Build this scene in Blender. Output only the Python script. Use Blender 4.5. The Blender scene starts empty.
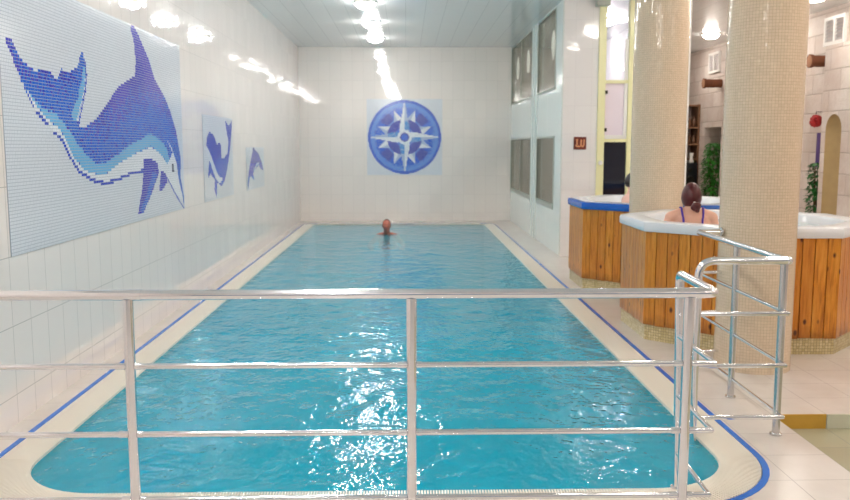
import bpy, bmesh, math, random
from mathutils import Vector, Matrix, noise
from mathutils.geometry import tessellate_polygon
from mathutils.bvhtree import BVHTree
random.seed(7)
PI = math.pi
SC = bpy.context.scene
COL = SC.collection

# ------------------------------------------------------------------ helpers
def lin(c):
    f = lambda v: v/12.92 if v <= .04045 else ((v+.055)/1.055)**2.4
    return tuple(f(v/255.) for v in c)+(1.,)

WORLD={}      # world origin of every object built, so that children can be placed in world coordinates
class MB:
    """collects faces and links them as ONE mesh object"""
    def __init__(s): s.v=[]; s.f=[]; s.m=[]; s.uv=[]
    def face(s, pts, m=0, uv=None):
        b=len(s.v); s.v+= [tuple(p) for p in pts]; s.f.append(tuple(range(b,b+len(pts)))); s.m.append(m)
        s.uv.append(uv if uv else [(0,0)]*len(pts))
    def mesh(s, vs, fs, m=0):
        b=len(s.v); s.v+=[tuple(p) for p in vs]
        for f in fs: s.f.append(tuple(b+i for i in f)); s.m.append(m); s.uv.append([(0,0)]*len(f))
    def box(s, x0,x1,y0,y1,z0,z1,m=0,bev=0):
        if bev:
            bm=bmesh.new(); bmesh.ops.create_cube(bm,size=1)
            for v in bm.verts: v.co=Vector(((x0+x1)/2+v.co.x*(x1-x0),(y0+y1)/2+v.co.y*(y1-y0),(z0+z1)/2+v.co.z*(z1-z0)))
            bmesh.ops.bevel(bm,geom=bm.edges[:],offset=bev,segments=2,affect='EDGES',profile=.5)
            bm.verts.index_update(); s.mesh([v.co for v in bm.verts],[[v.index for v in f.verts] for f in bm.faces],m); bm.free(); return s
        vs=[(x,y,z) for z in(z0,z1) for y in(y0,y1) for x in(x0,x1)]
        s.mesh(vs,[(0,2,3,1),(4,5,7,6),(0,1,5,4),(2,6,7,3),(0,4,6,2),(1,3,7,5)],m); return s
    def obox(s, c, ux, uy, hx, hy, z0, z1, m=0):
        """box with horizontal axes ux, uy about c"""
        c=Vector((c[0],c[1],0)); ux=Vector((ux[0],ux[1],0)); uy=Vector((uy[0],uy[1],0))
        vs=[c+ux*a*hx+uy*b*hy+Vector((0,0,z)) for z in(z0,z1) for b in(-1,1) for a in(-1,1)]
        s.mesh(vs,[(0,2,3,1),(4,5,7,6),(0,1,5,4),(2,6,7,3),(0,4,6,2),(1,3,7,5)],m); return s
    def tube(s, pts, r, n=12, m=0, bend=0, seg=6, caps=True):
        P=[Vector(p) for p in pts]
        if bend:
            Q=[P[0]]
            for i in range(1,len(P)-1):
                a=(P[i-1]-P[i]).normalized(); b=(P[i+1]-P[i]).normalized()
                ang=a.angle(b)/2; d=min(bend/math.tan(ang) if ang<PI/2-.01 else 0,(P[i-1]-P[i]).length*.49,(P[i+1]-P[i]).length*.49)
                p0=P[i]+a*d; p1=P[i]+b*d
                for k in range(seg+1):
                    t=k/seg; Q.append(p0.lerp(P[i],t).lerp(P[i].lerp(p1,t),t))
            Q.append(P[-1]); P=Q
        R=r if isinstance(r,(list,tuple)) else [r]*len(P)
        up=None; rings=[]
        for i,p in enumerate(P):
            t=((P[i+1]-p).normalized() if i<len(P)-1 else Vector()) + ((p-P[i-1]).normalized() if i else Vector())
            t.normalize()
            if up is None:
                up=Vector((0,0,1)) if abs(t.z)<.9 else Vector((0,1,0))
            up=(up-t*up.dot(t)).normalized(); w=t.cross(up)
            k=1.
            if 0<i<len(P)-1:
                c=(P[i+1]-p).normalized().dot((p-P[i-1]).normalized()); k=1
            rings.append([p+(up*math.cos(2*PI*j/n)+w*math.sin(2*PI*j/n))*R[i]*k for j in range(n)])
        b=[v for rg in rings for v in rg]; fs=[]
        for i in range(len(P)-1):
            for j in range(n):
                fs.append((i*n+j,i*n+(j+1)%n,(i+1)*n+(j+1)%n,(i+1)*n+j))
        if caps: fs.append(tuple(range(n))[::1]); fs.append(tuple((len(P)-1)*n+j for j in range(n))[::-1])
        s.mesh(b,[f[::-1] for f in fs],m); return s
    def lathe(s, prof, c=(0,0,0), n=32, m=0, axis='z'):
        vs=[];fs=[]
        for r,z in prof:
            for j in range(n):
                a=2*PI*j/n
                q=(r*math.cos(a),r*math.sin(a),z) if axis=='z' else ((z,r*math.cos(a),r*math.sin(a)) if axis=='x' else (r*math.sin(a),z,r*math.cos(a)))
                vs.append((c[0]+q[0],c[1]+q[1],c[2]+q[2]))
        for i in range(len(prof)-1):
            for j in range(n): fs.append((i*n+j,i*n+(j+1)%n,(i+1)*n+(j+1)%n,(i+1)*n+j))
        if prof[0][0]>1e-4: fs.append(tuple(range(n))[::-1])
        if prof[-1][0]>1e-4: fs.append(tuple((len(prof)-1)*n+j for j in range(n)))
        s.mesh(vs,fs,m); return s
    def ball(s, c, r, m=0, nu=16, nv=10):
        rx,ry,rz=(r,r,r) if not isinstance(r,(tuple,list)) else r
        vs=[(c[0],c[1],c[2]-rz)]
        for i in range(1,nv):
            a=-PI/2+PI*i/nv
            for j in range(nu): vs.append((c[0]+rx*math.cos(a)*math.cos(2*PI*j/nu),c[1]+ry*math.cos(a)*math.sin(2*PI*j/nu),c[2]+rz*math.sin(a)))
        vs.append((c[0],c[1],c[2]+rz)); T=len(vs)-1; fs=[]
        for j in range(nu):
            fs.append((0,1+(j+1)%nu,1+j)); fs.append((T,T-nu+j,T-nu+(j+1)%nu))
        for i in range(nv-2):
            for j in range(nu): fs.append((1+i*nu+j,1+i*nu+(j+1)%nu,1+(i+1)*nu+(j+1)%nu,1+(i+1)*nu+j))
        s.mesh(vs,fs,m); return s
    def build(s, name, mats, parent=None, smooth=None, loc=None):
        me=bpy.data.meshes.new(name)
        L=Vector(loc) if loc else Vector()
        me.from_pydata([tuple(Vector(v)-L) for v in s.v],[],s.f); 
        if not isinstance(mats,(list,tuple)): mats=[mats]
        for m in mats: me.materials.append(m)
        me.polygons.foreach_set('material_index',s.m)
        if any(u[0]!=(0,0) or u[-1]!=(0,0) for u in s.uv):
            l=me.uv_layers.new(name='uv'); l.data.foreach_set('uv',[c for u in s.uv for p in u for c in p])
        if smooth is not None:
            bm=bmesh.new(); bm.from_mesh(me); bmesh.ops.remove_doubles(bm,verts=bm.verts,dist=1e-5); bm.to_mesh(me); bm.free()
            for p in me.polygons: p.use_smooth=True
            if smooth<179: me.set_sharp_from_angle(angle=math.radians(smooth))
        me.update()
        o=bpy.data.objects.new(name,me); COL.objects.link(o); o.location=L
        if parent:
            o.parent=parent; o.location=L-WORLD.get(parent.name,Vector())
        WORLD[o.name]=L
        return o

def tag(o, label=None, cat=None, group=None, kind=None):
    if label: o['label']=label
    if cat: o['category']=cat
    if group: o['group']=group
    if kind: o['kind']=kind
    return o
def thing(name, label, cat, loc=(0,0,0), group=None):
    o=bpy.data.objects.new(name,None); COL.objects.link(o); o.location=loc; o.empty_display_size=.1; WORLD[o.name]=Vector(loc)
    return tag(o,label,cat,group)
def struct(o): o['kind']='structure'; return o

# ------------------------------------------------------------------ materials
class NT:
    def __init__(s,name):
        s.mat=bpy.data.materials.new(name); s.mat.use_nodes=True; s.t=s.mat.node_tree; s.t.nodes.clear()
        s.out=s.t.nodes.new('ShaderNodeOutputMaterial')
    def n(s,typ,**kw):
        nd=s.t.nodes.new('ShaderNode'+typ)
        for k,v in kw.items():
            if hasattr(nd,k) and k not in('inputs',): setattr(nd,k,v)
        return nd
    def set(s,sock,v):
        if hasattr(v,'is_output'): s.t.links.new(v,sock)
        else: sock.default_value=v
    def math(s,op,a,b=0.,c=0.):
        nd=s.n('Math',operation=op)
        for i,v in enumerate((a,b,c)): s.set(nd.inputs[i],v)
        return nd.outputs[0]
    def mix(s,f,a,b,typ='RGBA'):
        nd=s.t.nodes.new('ShaderNodeMix'); nd.data_type=typ
        ix=(0,6,7,2) if typ=='RGBA' else (0,2,3,0)
        s.set(nd.inputs[ix[0]],f); s.set(nd.inputs[ix[1]],a); s.set(nd.inputs[ix[2]],b)
        return nd.outputs[ix[3]]
    def pos(s,kind='Object'):
        tc=s.n('TexCoord'); return tc.outputs[kind]
    def xyz(s,v):
        nd=s.n('SeparateXYZ'); s.set(nd.inputs[0],v); return nd.outputs
    def comb(s,x,y,z=0.):
        nd=s.n('CombineXYZ')
        for i,v in enumerate((x,y,z)): s.set(nd.inputs[i],v)
        return nd.outputs[0]
    def noise(s,v,scale,detail=2.,rough=.5):
        nd=s.n('TexNoise'); s.set(nd.inputs['Vector'],v); nd.inputs['Scale'].default_value=scale; nd.inputs['Detail'].default_value=detail; nd.inputs['Roughness'].default_value=rough
        return nd.outputs['Fac']
    def ramp(s,f,stops):
        nd=s.n('ValToRGB'); s.set(nd.inputs[0],f); e=nd.color_ramp.elements
        while len(e)<len(stops): e.new(.5)
        for i,(p,c) in enumerate(stops): e[i].position=p; e[i].color=c
        return nd.outputs[0]
    def bump(s,h,strength=.2,dist=.01,normal=None):
        nd=s.n('Bump'); s.set(nd.inputs['Height'],h); nd.inputs['Strength'].default_value=strength; nd.inputs['Distance'].default_value=dist
        if normal is not None: s.set(nd.inputs['Normal'],normal)
        return nd.outputs[0]
    def bsdf(s,color,rough=.5,metal=0.,normal=None,spec=.5,emis=None,estr=0.,coat=0.,alpha=None):
        p=s.n('BsdfPrincipled'); s.set(p.inputs['Base Color'],color); s.set(p.inputs['Roughness'],rough); s.set(p.inputs['Metallic'],metal)
        p.inputs['Specular IOR Level'].default_value=spec
        if normal is not None: s.set(p.inputs['Normal'],normal)
        if emis is not None: s.set(p.inputs['Emission Color'],emis); p.inputs['Emission Strength'].default_value=estr
        if coat: p.inputs['Coat Weight'].default_value=coat; p.inputs['Coat Roughness'].default_value=.05
        return p.outputs[0]
    def fin(s,sh): s.t.links.new(sh,s.out.inputs[0]); return s.mat
    def cells(s,u,v,w,h,u0=0.,v0=0.,g=.004):
        """grid of w x h tiles: returns (joint mask, per tile random value, random colour)"""
        uu=s.math('DIVIDE',s.math('SUBTRACT',u,u0),w); vv=s.math('DIVIDE',s.math('SUBTRACT',v,v0),h)
        def edge(t,size):
            f=s.math('FRACT',t); d=s.math('MINIMUM',f,s.math('SUBTRACT',1.,f)); return s.math('LESS_THAN',d,g/size/2)
        m=s.math('MAXIMUM',edge(uu,w),edge(vv,h))
        wn=s.n('TexWhiteNoise',noise_dimensions='2D'); s.set(wn.inputs['Vector'],s.comb(s.math('FLOOR',uu),s.math('FLOOR',vv)))
        return m,wn.outputs['Value'],wn.outputs['Color']
    def tilt(s,col,amt,normal=None):
        """every tile sits a hair off plane"""
        g=s.n('NewGeometry'); a=s.n('VectorMath',operation='SUBTRACT'); s.set(a.inputs[0],col); a.inputs[1].default_value=(.5,.5,.5)
        b=s.n('VectorMath',operation='SCALE'); s.set(b.inputs[0],a.outputs[0]); b.inputs['Scale'].default_value=amt
        c=s.n('VectorMath',operation='ADD'); s.set(c.inputs[0],normal if normal is not None else g.outputs['Normal']); s.set(c.inputs[1],b.outputs[0])
        d=s.n('VectorMath',operation='NORMALIZE'); s.set(d.inputs[0],c.outputs[0]); return d.outputs[0]

def plain(name,rgb,rough=.5,metal=0.,spec=.5,bump=0.,bscale=60.,coat=0.,var=0.):
    t=NT(name); p=t.pos(); c=lin(rgb); nrm=None
    col=c
    if var:
        k=t.noise(p,bscale*.3,3.); col=t.mix(k,tuple(x*(1-var) for x in c[:3])+(1,),tuple(min(1,x*(1+var)) for x in c[:3])+(1,))
    if bump: nrm=t.bump(t.noise(p,bscale,3.),bump,.004)
    return t.fin(t.bsdf(col,rough,metal,nrm,spec,coat=coat))

def tiled(name,rgb,joint,w,h,axes,u0=0.,v0=0.,g=.004,rough=.08,tilt=.012,var=.014,spec=.5,wav=.02):
    t=NT(name); x=t.xyz(t.pos()); u,v=x[axes[0]],x[axes[1]]
    m,r,rc=t.cells(u,v,w,h,u0,v0,g)
    c=lin(rgb); a=tuple(k*(1-var) for k in c[:3])+(1,); b=tuple(min(1,k*(1+var)) for k in c[:3])+(1,)
    col=t.mix(m,t.mix(r,a,b),lin(joint))
    nb=t.bump(t.noise(t.pos(),6.,1.),wav,.05)
    nrm=t.tilt(rc,tilt,nb)
    return t.fin(t.bsdf(col,t.mix(m,rough,.6,'FLOAT'),0.,nrm,spec))

M={}
M['wall_side']=tiled('white_wall_tile_side',(238,229,224),(170,162,157),.236,.4,(1,2),.085,.17,.0045,.03,.012,spec=.7)
M['wall_end']=tiled('white_wall_tile_end',(240,232,226),(214,207,201),.236,.4,(0,2),.05,.17,.004,.035,.01,spec=.7)
M['wall_front']=tiled('slate_blue_reflection_tile',(112,140,166),(150,160,170),.3,.3,(0,2),0,0,.004,.2,.01)  # slate blue invented for an unseen wall, to darken reflections in the rails
M['pier']=tiled('white_pier_tile',(236,232,230),(214,210,208),.236,.4,(0,2),.05,.17,.003,.06,.012)
M['booth']=tiled('pale_green_glazed_panel',(232,240,236),(206,214,211),1.475,4.,(1,2),.2,-.3,.006,.035,.0,.01)
def m_deck():
    t=NT('deck_tile'); x=t.xyz(t.pos())
    m,r,rc=t.cells(x[0],x[1],.33,.33,.21,.23,.004)
    n1=t.noise(t.pos(),3.5,4.,.6)
    base=t.mix(n1,lin((198,187,177)),lin((226,218,211))); base=t.mix(t.math('MULTIPLY',r,.35),base,lin((220,213,205)))
    col=t.mix(m,base,lin((150,140,132)))
    return t.fin(t.bsdf(col,t.mix(m,.22,.7,'FLOAT'),0.,t.tilt(rc,.01),.5))
M['deck']=m_deck()
M['sunken']=tiled('greenish_floor_tile',(172,166,138),(116,110,92),.33,.33,(0,1),.21,.23,.004,.25,.01,.05)
M['yellow']=plain('yellow_step_tile',(206,160,64),.25,var=.12,bscale=30)
M['pale_riser']=plain('pale_step_tile',(206,206,184),.25,var=.06)
M['blue_tile']=plain('blue_edge_tile',(10,108,206),.15,var=.08,bscale=30)
M['grate']=plain('cream_grating_plastic',(240,233,219),.35)
M['gutter']=plain('gutter_channel',(128,118,100),.7)
M['basin']=tiled('turquoise_pool_tile',(0,208,228),(40,188,212),.15,.15,(0,1),0,0,.006,.3,.0,.06)
def m_ceiling():
    t=NT('glossy_grey_ceiling_panel'); x=t.xyz(t.pos())
    uu=t.math('FRACT',t.math('DIVIDE',x[0],.3)); d=t.math('MINIMUM',uu,t.math('SUBTRACT',1.,uu)); m=t.math('LESS_THAN',d,.012)
    wn=t.n('TexWhiteNoise',noise_dimensions='1D'); t.set(wn.inputs['W'],t.math('FLOOR',t.math('DIVIDE',x[0],.3)))
    col=t.mix(m,lin((228,231,231)),lin((196,201,203)))
    nrm=t.tilt(wn.outputs['Color'],.01,t.bump(t.noise(t.pos(),2.,1.),.02,.05))
    return t.fin(t.bsdf(col,.14,0.,nrm,.9))
M['ceiling']=m_ceiling()
def m_steel(name,rgb,rough):
    t=NT(name); x=t.xyz(t.pos())
    n=t.noise(t.pos(),9.,2.)
    return t.fin(t.bsdf(lin(rgb),t.mix(n,rough*.8,rough*1.25,'FLOAT'),1.))
M['steel']=m_steel('polished_stainless_steel',(234,235,238),.1)
M['steel_dull']=m_steel('brushed_stainless_steel',(212,212,212),.22)
def m_water():
    t=NT('pool_water_surface'); p=t.pos()
    mp=t.n('Mapping'); t.set(mp.inputs[0],p); mp.inputs['Scale'].default_value=(1.,.8,1.)
    h=t.math('ADD',t.noise(mp.outputs[0],5.,3.,.55),t.math('MULTIPLY',t.noise(mp.outputs[0],16.,2.,.5),.2))
    nrm=t.bump(h,.5,.05)
    tr=t.n('BsdfTransparent'); tr.inputs[0].default_value=lin((102,234,246))
    df=t.n('BsdfDiffuse'); t.set(df.inputs[0],lin((0,190,217))); t.set(df.inputs['Normal'],nrm)
    mx=t.n('MixShader'); mx.inputs[0].default_value=.5; t.t.links.new(tr.outputs[0],mx.inputs[1]); t.t.links.new(df.outputs[0],mx.inputs[2])
    gl=t.n('BsdfGlossy'); gl.inputs['Roughness'].default_value=.05; t.set(gl.inputs['Normal'],nrm); gl.inputs[0].default_value=(1,1,1,1)
    fr=t.n('Fresnel'); fr.inputs[0].default_value=1.33; t.set(fr.inputs['Normal'],nrm)
    m2=t.n('MixShader'); t.t.links.new(fr.outputs[0],m2.inputs[0]); t.t.links.new(mx.outputs[0],m2.inputs[1]); t.t.links.new(gl.outputs[0],m2.inputs[2])
    return t.fin(m2.outputs[0])
M['water']=m_water()
def m_tubwater():
    t=NT('bubbling_tub_water'); p=t.pos(); h=t.noise(p,14.,4.,.6)
    return t.fin(t.bsdf(t.mix(h,lin((186,206,210)),lin((232,238,240))),.12,0.,t.bump(h,.5,.03)))
M['tubwater']=m_tubwater()
def m_mosaic(name,a,b,joint,pitch,g,axes=None,R=None,rough=.14,uv=False,tilt=.06):
    t=NT(name)
    if uv: x=t.xyz(t.pos('UV')); u,v=x[0],x[1]
    elif R:
        x=t.xyz(t.pos()); u=t.math('MULTIPLY',t.math('ARCTAN2',x[1],x[0]),R); v=x[2]
    else: x=t.xyz(t.pos()); u,v=x[axes[0]],x[axes[1]]
    m,r,rc=t.cells(u,v,pitch,pitch,0,0,g)
    col=t.mix(m,t.mix(r,lin(a),lin(b)),lin(joint))
    return t.fin(t.bsdf(col,t.mix(m,rough,.7,'FLOAT'),0.,t.tilt(rc,tilt),.5))
M['column']=m_mosaic('cream_column_mosaic',(216,195,168),(223,202,176),(188,166,138),.0214,.0024,R=.265,tilt=.07,rough=.1)
M['tubbase']=m_mosaic('beige_base_mosaic',(196,178,128),(222,206,162),(150,132,92),.0225,.003,uv=True)
def m_glass(name,tint,rough=.02,mixin=0.):
    t=NT(name); tr=t.n('BsdfTransparent'); tr.inputs[0].default_value=lin(tint)
    gl=t.n('BsdfGlossy'); gl.inputs['Roughness'].default_value=rough
    lw=t.n('LayerWeight'); lw.inputs[0].default_value=.5   # facing, the same from both sides of the pane
    fr=t.math('ADD',t.math('MULTIPLY',t.math('POWER',lw.outputs['Facing'],5.),.45),.025)
    m=t.n('MixShader'); t.t.links.new(fr,m.inputs[0]); t.t.links.new(tr.outputs[0],m.inputs[1]); t.t.links.new(gl.outputs[0],m.inputs[2])
    return t.fin(m.outputs[0])
M['glass_grey']=m_glass('smoked_grey_glass',(212,211,206))
M['glass_clear']=m_glass('clear_door_glass',(244,242,250))
M['glass_dark']=plain('dark_glass_panel',(28,32,46),.05)
M['panel_white']=plain('white_pink_panel',(238,226,236),.2,var=.05,bscale=8)
M['frame_grey']=plain('grey_green_window_frame',(172,175,164),.35)
M['frame_pale']=plain('pale_window_frame',(222,226,220),.25)
M['frame_yellow']=plain('pale_yellow_door_frame',(238,235,184),.3)
M['white']=plain('white_paint',(240,238,234),.35)
M['slat']=plain('grey_slat',(196,190,190),.5)
M['black']=plain('black_plastic',(18,22,28),.4)
M['hinge']=plain('dark_hinge_metal',(60,58,52),.4,.8)
M['booth_in']=plain('booth_interior_plaster',(216,212,208),.7)
M['sign_board']=plain('maroon_sign_board',(112,40,22),.4,var=.1,bscale=200)
M['sign_mark']=plain('tan_sign_marks',(224,156,112),.5)
def m_wood():
    t=NT('knotty_orange_pine'); p=t.pos(); g=t.n('NewGeometry'); r=g.outputs['Random Per Island']
    x=t.xyz(p); off=t.math('MULTIPLY',r,37.)
    v=t.comb(t.math('ADD',x[0],off),t.math('ADD',x[1],off),t.math('MULTIPLY',x[2],.09))
    n=t.noise(v,46.,4.,.6)
    col=t.ramp(n,[(.3,lin((164,92,20))),(.5,lin((216,140,40))),(.7,lin((232,166,70)))])
    col=t.mix(t.math('MULTIPLY',r,.45),col,lin((190,108,34)))
    vo=t.n('TexVoronoi'); t.set(vo.inputs['Vector'],t.comb(t.math('ADD',x[0],off),t.math('ADD',x[1],off),t.math('MULTIPLY',x[2],.6))); vo.inputs['Scale'].default_value=9.
    k=t.ramp(vo.outputs['Distance'],[(.08,(1,1,1,1)),(.16,(0,0,0,1))])
    col=t.mix(k,col,lin((92,42,12)))
    # boards darken unevenly in a band at the foot
    z=t.math('SUBTRACT',.30,t.math('ADD',x[2],t.math('MULTIPLY',t.noise(p,12.,3.),.16)))
    col=t.mix(t.math('MULTIPLY',t.math('MINIMUM',t.math('MAXIMUM',t.math('MULTIPLY',z,8.),0.),1.),.6),col,lin((88,46,14)))
    return t.fin(t.bsdf(col,.3,0.,t.bump(n,.15,.003),.5))
M['wood']=m_wood()
M['wood_dark']=plain('dark_plank_gap',(58,34,16),.8)
M['acrylic']=plain('white_acrylic',(226,228,232),.18)
M['acrylic_blue']=plain('blue_acrylic',(28,96,190),.2)
def m_stone():
    t=NT('castle_stone_relief'); x=t.xyz(t.pos())
    b=t.n('TexBrick'); t.set(b.inputs['Vector'],t.comb(x[1],x[2],0.)); b.inputs['Scale'].default_value=1.; b.inputs['Brick Width'].default_value=.62; b.inputs['Row Height'].default_value=.3; b.inputs['Mortar Size'].default_value=.014; b.inputs['Mortar Smooth'].default_value=.6
    b.inputs['Color1'].default_value=lin((228,219,213)); b.inputs['Color2'].default_value=lin((212,201,194)); b.inputs['Mortar'].default_value=lin((196,184,177))
    n=t.noise(t.pos(),2.3,5.,.65)
    col=t.mix(t.ramp(n,[(.35,(0,0,0,1)),(.75,(1,1,1,1))]),b.outputs[0],lin((206,188,178)))
    n2=t.noise(t.pos(),9.,5.,.7)
    h=t.math('ADD',t.math('MULTIPLY',b.outputs['Fac'],-1.),t.math('MULTIPLY',n2,.7))
    return t.fin(t.bsdf(col,.7,0.,t.bump(h,.6,.04)))
M['stone']=m_stone()
M['niche']=plain('tan_niche_plaster',(184,160,114),.6,bump=.2,var=.12,bscale=24)
M['corridor']=plain('pinkish_corridor_plaster',(196,176,168),.8,var=.1,bscale=5)
M['beam']=plain('brown_log_bark',(104,56,28),.6,bump=.6,var=.3,bscale=30)
M['beam_end']=plain('pale_log_end',(178,128,96),.7,var=.2,bscale=40)
M['leaf']=plain('green_leaf',(52,130,40),.4,var=.5,bscale=20)
M['leaf2']=plain('dark_green_leaf',(34,104,40),.4,var=.5,bscale=20)
M['stem']=plain('plant_stem',(84,70,40),.7)
M['pot']=plain('terracotta_pot',(150,84,58),.6,var=.1)
M['red']=plain('red_petal',(170,24,28),.5,var=.3,bscale=60)
M['purple']=plain('purple_cloth',(120,98,160),.8,var=.1)
M['shelf']=plain('brown_shelf_wood',(132,96,70),.5,var=.2,bscale=12)
M['jar']=plain('brown_jar',(104,70,46),.3,var=.2)
M['skin']=plain('skin',(228,176,152),.45,var=.05,bscale=30)
M['skin_red']=plain('reddened_skin',(200,112,92),.45,var=.08,bscale=30)
M['skin_pale']=plain('pale_pink_skin',(232,182,164),.45,var=.05,bscale=30)
M['hair']=plain('dark_auburn_hair',(80,19,21),.35,bump=.5,bscale=90,var=.3)
M['hair_black']=plain('black_hair',(26,20,20),.35,bump=.5,bscale=90)
M['hair_grey']=plain('short_brown_hair',(84,40,34),.5,bump=.4,bscale=120)
M['suit']=plain('violet_swimsuit_cloth',(82,50,168),.6)
M['lip']=plain('lip_skin',(160,80,74),.4)
M['eye']=plain('eye_white',(230,226,220),.2)
M['iris']=plain('dark_iris',(40,28,22),.2)
M['clip']=plain('pale_hair_clip',(226,214,206),.3)
def m_emit(name,rgb,s):
    t=NT(name); return t.fin(t.bsdf(lin(rgb),.3,0.,None,.5,lin(rgb),s))
LAMP=62.
M['lamp']=m_emit('lit_opal_glass',(255,252,248),LAMP)
M['lamp_warm']=m_emit('warm_lit_opal_glass',(255,245,234),LAMP*.58)
M['spindle']=m_emit('glass_streak_glow',(240,244,240),.8)  # glow in place of streaks reflected in the booth panes
for k,c in dict(m_bg=(226,231,239),m_navy=(40,46,188),m_violet=(70,62,196),m_mid=(22,104,216),m_light=(112,186,234),m_white=(238,242,248),m_line=(34,72,200),m_eye=(30,34,60),m_grout=(186,193,206),
    m_pale=(234,236,240),c_rim=(44,92,214),c_ring=(100,152,234),c_mid=(54,110,226),c_dark=(58,64,180),c_deep=(14,96,220),c_white=(240,244,248),c_grey=(178,196,226),c_tl=(64,150,220)).items():
    M[k]=plain('mosaic_'+k[2:]+('_rose' if k[0]=='c' else ''),c,.14,var=.0)
# ------------------------------------------------------------------ setting
XL,XR,YB,YF,ZC=-2.26,6.4,20.5,-3.,3.66
YP=18.1; YBO=12.15; XG=2.24; XS=3.95
def rrect(x0,x1,y0,y1,rn,rf,off,n=14):
    """pool outline, counter-clockwise; rn: near corner radius, rf: far; grown by off"""
    out=[]
    for cx,cy,r,a0 in((x1-rn,y0+rn,rn,-PI/2),(x1-rf,y1-rf,rf,0),(x0+rf,y1-rf,rf,PI/2),(x0+rn,y0+rn,rn,PI)):
        for k in range(n+1):
            a=a0+PI/2*k/n; out.append((cx+(r+off)*math.cos(a),cy+(r+off)*math.sin(a)))
    return out
PX0,PX1,PY0,PY1=-1.9,1.61,3.765,17.3
ring=lambda off: rrect(PX0,PX1,PY0,PY1,.45,.06,off)
def fill(outer,holes,z,mb,m=0):
    polys=[[Vector((x,y,0)) for x,y in outer]]+[[Vector((x,y,0)) for x,y in h[::-1]] for h in holes]
    flat=[p for l in polys for p in l]
    for t in tessellate_polygon(polys):
        q=[flat[i] for i in t]
        if (q[1]-q[0]).cross(q[2]-q[0]).z<0: q=q[::-1]
        mb.face([(p.x,p.y,z) for p in q],m)
def band(a,b,za,zb,mb,m=0):
    n=len(a)
    for i in range(n):
        j=(i+1)%n; mb.face([(a[i][0],a[i][1],za),(a[j][0],a[j][1],za),(b[j][0],b[j][1],zb),(b[i][0],b[i][1],zb)],m)
SX0,SX1,SY0,SY1,SZ=2.19,4.5,1.9,4.85,-.085
sunk=[(SX0,SY0),(SX1,SY0),(SX1,SY1),(SX0,SY1)]
mb=MB(); fill([(XL-.1,YF-.1),(XR+1.4,YF-.1),(XR+1.4,YB+.1),(XL-.1,YB+.1)],[ring(.232),sunk],0.,mb)
fl_=struct(mb.build('floor',M['deck']))
mb=MB(); mb.face([(SX0,SY0,SZ),(SX1,SY0,SZ),(SX1,SY1,SZ),(SX0,SY1,SZ)])
mb.face([(SX0,SY0,SZ),(SX0,SY1,SZ),(SX0,SY1,0),(SX0,SY0,0)]); mb.face([(SX1,SY0,SZ),(SX0,SY0,SZ),(SX0,SY0,0),(SX1,SY0,0)]); mb.face([(SX1,SY1,SZ),(SX1,SY0,SZ),(SX1,SY0,0),(SX1,SY1,0)])
struct(mb.build('floor_sunken',M['sunken']))
mb=MB(); mb.box(SX0+.002,2.515,SY1-.012,SY1-.001,SZ+.001,.003); struct(mb.build('trim_1',M['yellow']))
mb=MB(); mb.box(2.52,SX1-.002,SY1-.012,SY1-.001,SZ+.001,.003); struct(mb.build('trim_2',M['pale_riser']))
# pool basin, blue edge band, gutter, grating, water
mb=MB(); r0=ring(0.); band(r0,r0,-1.45,-.03,mb); fill(r0,[],-1.45,mb)
struct(mb.build('pool_basin',M['basin']))
mb=MB(); ra,rb=ring(.199),ring(.232); band(rb,ra,.003,.003,mb); band(rb,rb,-.03,.003,mb); band(ra,ra,.003,-.03,mb)
struct(mb.build('trim_3',M['blue_tile']))
mb=MB(); band(ring(.2),ring(0),-.03,-.03,mb); band(ring(0.),ring(0.),-.03,-.06,mb); struct(mb.build('pool_gutter',M['gutter']))
def perim(off,step):
    """evenly spaced points with outward normals on the pool outline"""
    P=[Vector(p) for p in ring(0.)]; Q=[Vector(p) for p in ring(1.)]; out=[]; n=len(P); acc=0.
    for i in range(n):
        a,b=P[i],P[(i+1)%n]; L=(b-a).length
        if L<1e-6: continue
        while acc<L:
            t=acc/L; nr=((Q[i]-P[i]).lerp(Q[(i+1)%n]-P[(i+1)%n],t)).normalized(); out.append((a.lerp(b,t),nr)); acc+=step
        acc-=L
    return out
mb=MB()
for p,nr in perim(0,.0135):
    tg=Vector((-nr.y,nr.x)); c=p+nr*.0945; mb.obox(c,nr,tg,.1,0.0042,-.018,.004)
for o_ in(.02,.175):
    a,b=ring(o_-.006),ring(o_+.006); band(a,b,-.019,-.019,mb)
gr=mb.build('overflow_grating',M['grate'])
tag(gr,'cream slatted overflow grating running round the edge of the pool','grating')
def waterz(x,y):
    v=0.
    for k,(a,f) in enumerate(((.010,1.3),(.0075,2.9),(.004,6.1))):
        v+=a*noise.noise(Vector((x*f+k*9.1,y*f*.8-k*4.3,k*3.7)))
    e=min(x-PX0,PX1-x,y-PY0,PY1-y); return -.012+v*min(1,max(0,e/.25))
mb=MB(); nx,ny=70,270; vs=[]
def clampin(x,y):
    # pull grid points into the rounded near corners
    rn=.45
    for cx in(PX0+rn,PX1-rn):
        if ((x<cx)==(cx<0)) and y<PY0+rn and (x<PX0+rn or x>PX1-rn):
            d=Vector((x-cx,y-PY0-rn)); L=d.length
            if L>1e-6:
                mxc=max(abs(d.x),abs(d.y)); d=d*(mxc/L); return cx+d.x,PY0+rn+d.y
    return x,y
for j in range(ny+1):
    for i in range(nx+1):
        x,y=clampin(PX0+(PX1-PX0)*i/nx,PY0+(PY1-PY0)*j/ny); vs.append((x,y,waterz(x,y)))
mb.mesh(vs,[(j*(nx+1)+i,j*(nx+1)+i+1,(j+1)*(nx+1)+i+1,(j+1)*(nx+1)+i) for j in range(ny) for i in range(nx)])
wt=mb.build('pool_water',M['water'],smooth=180)
tag(wt,'clear turquoise rippled water filling the long swimming pool','water',kind='stuff')

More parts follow.
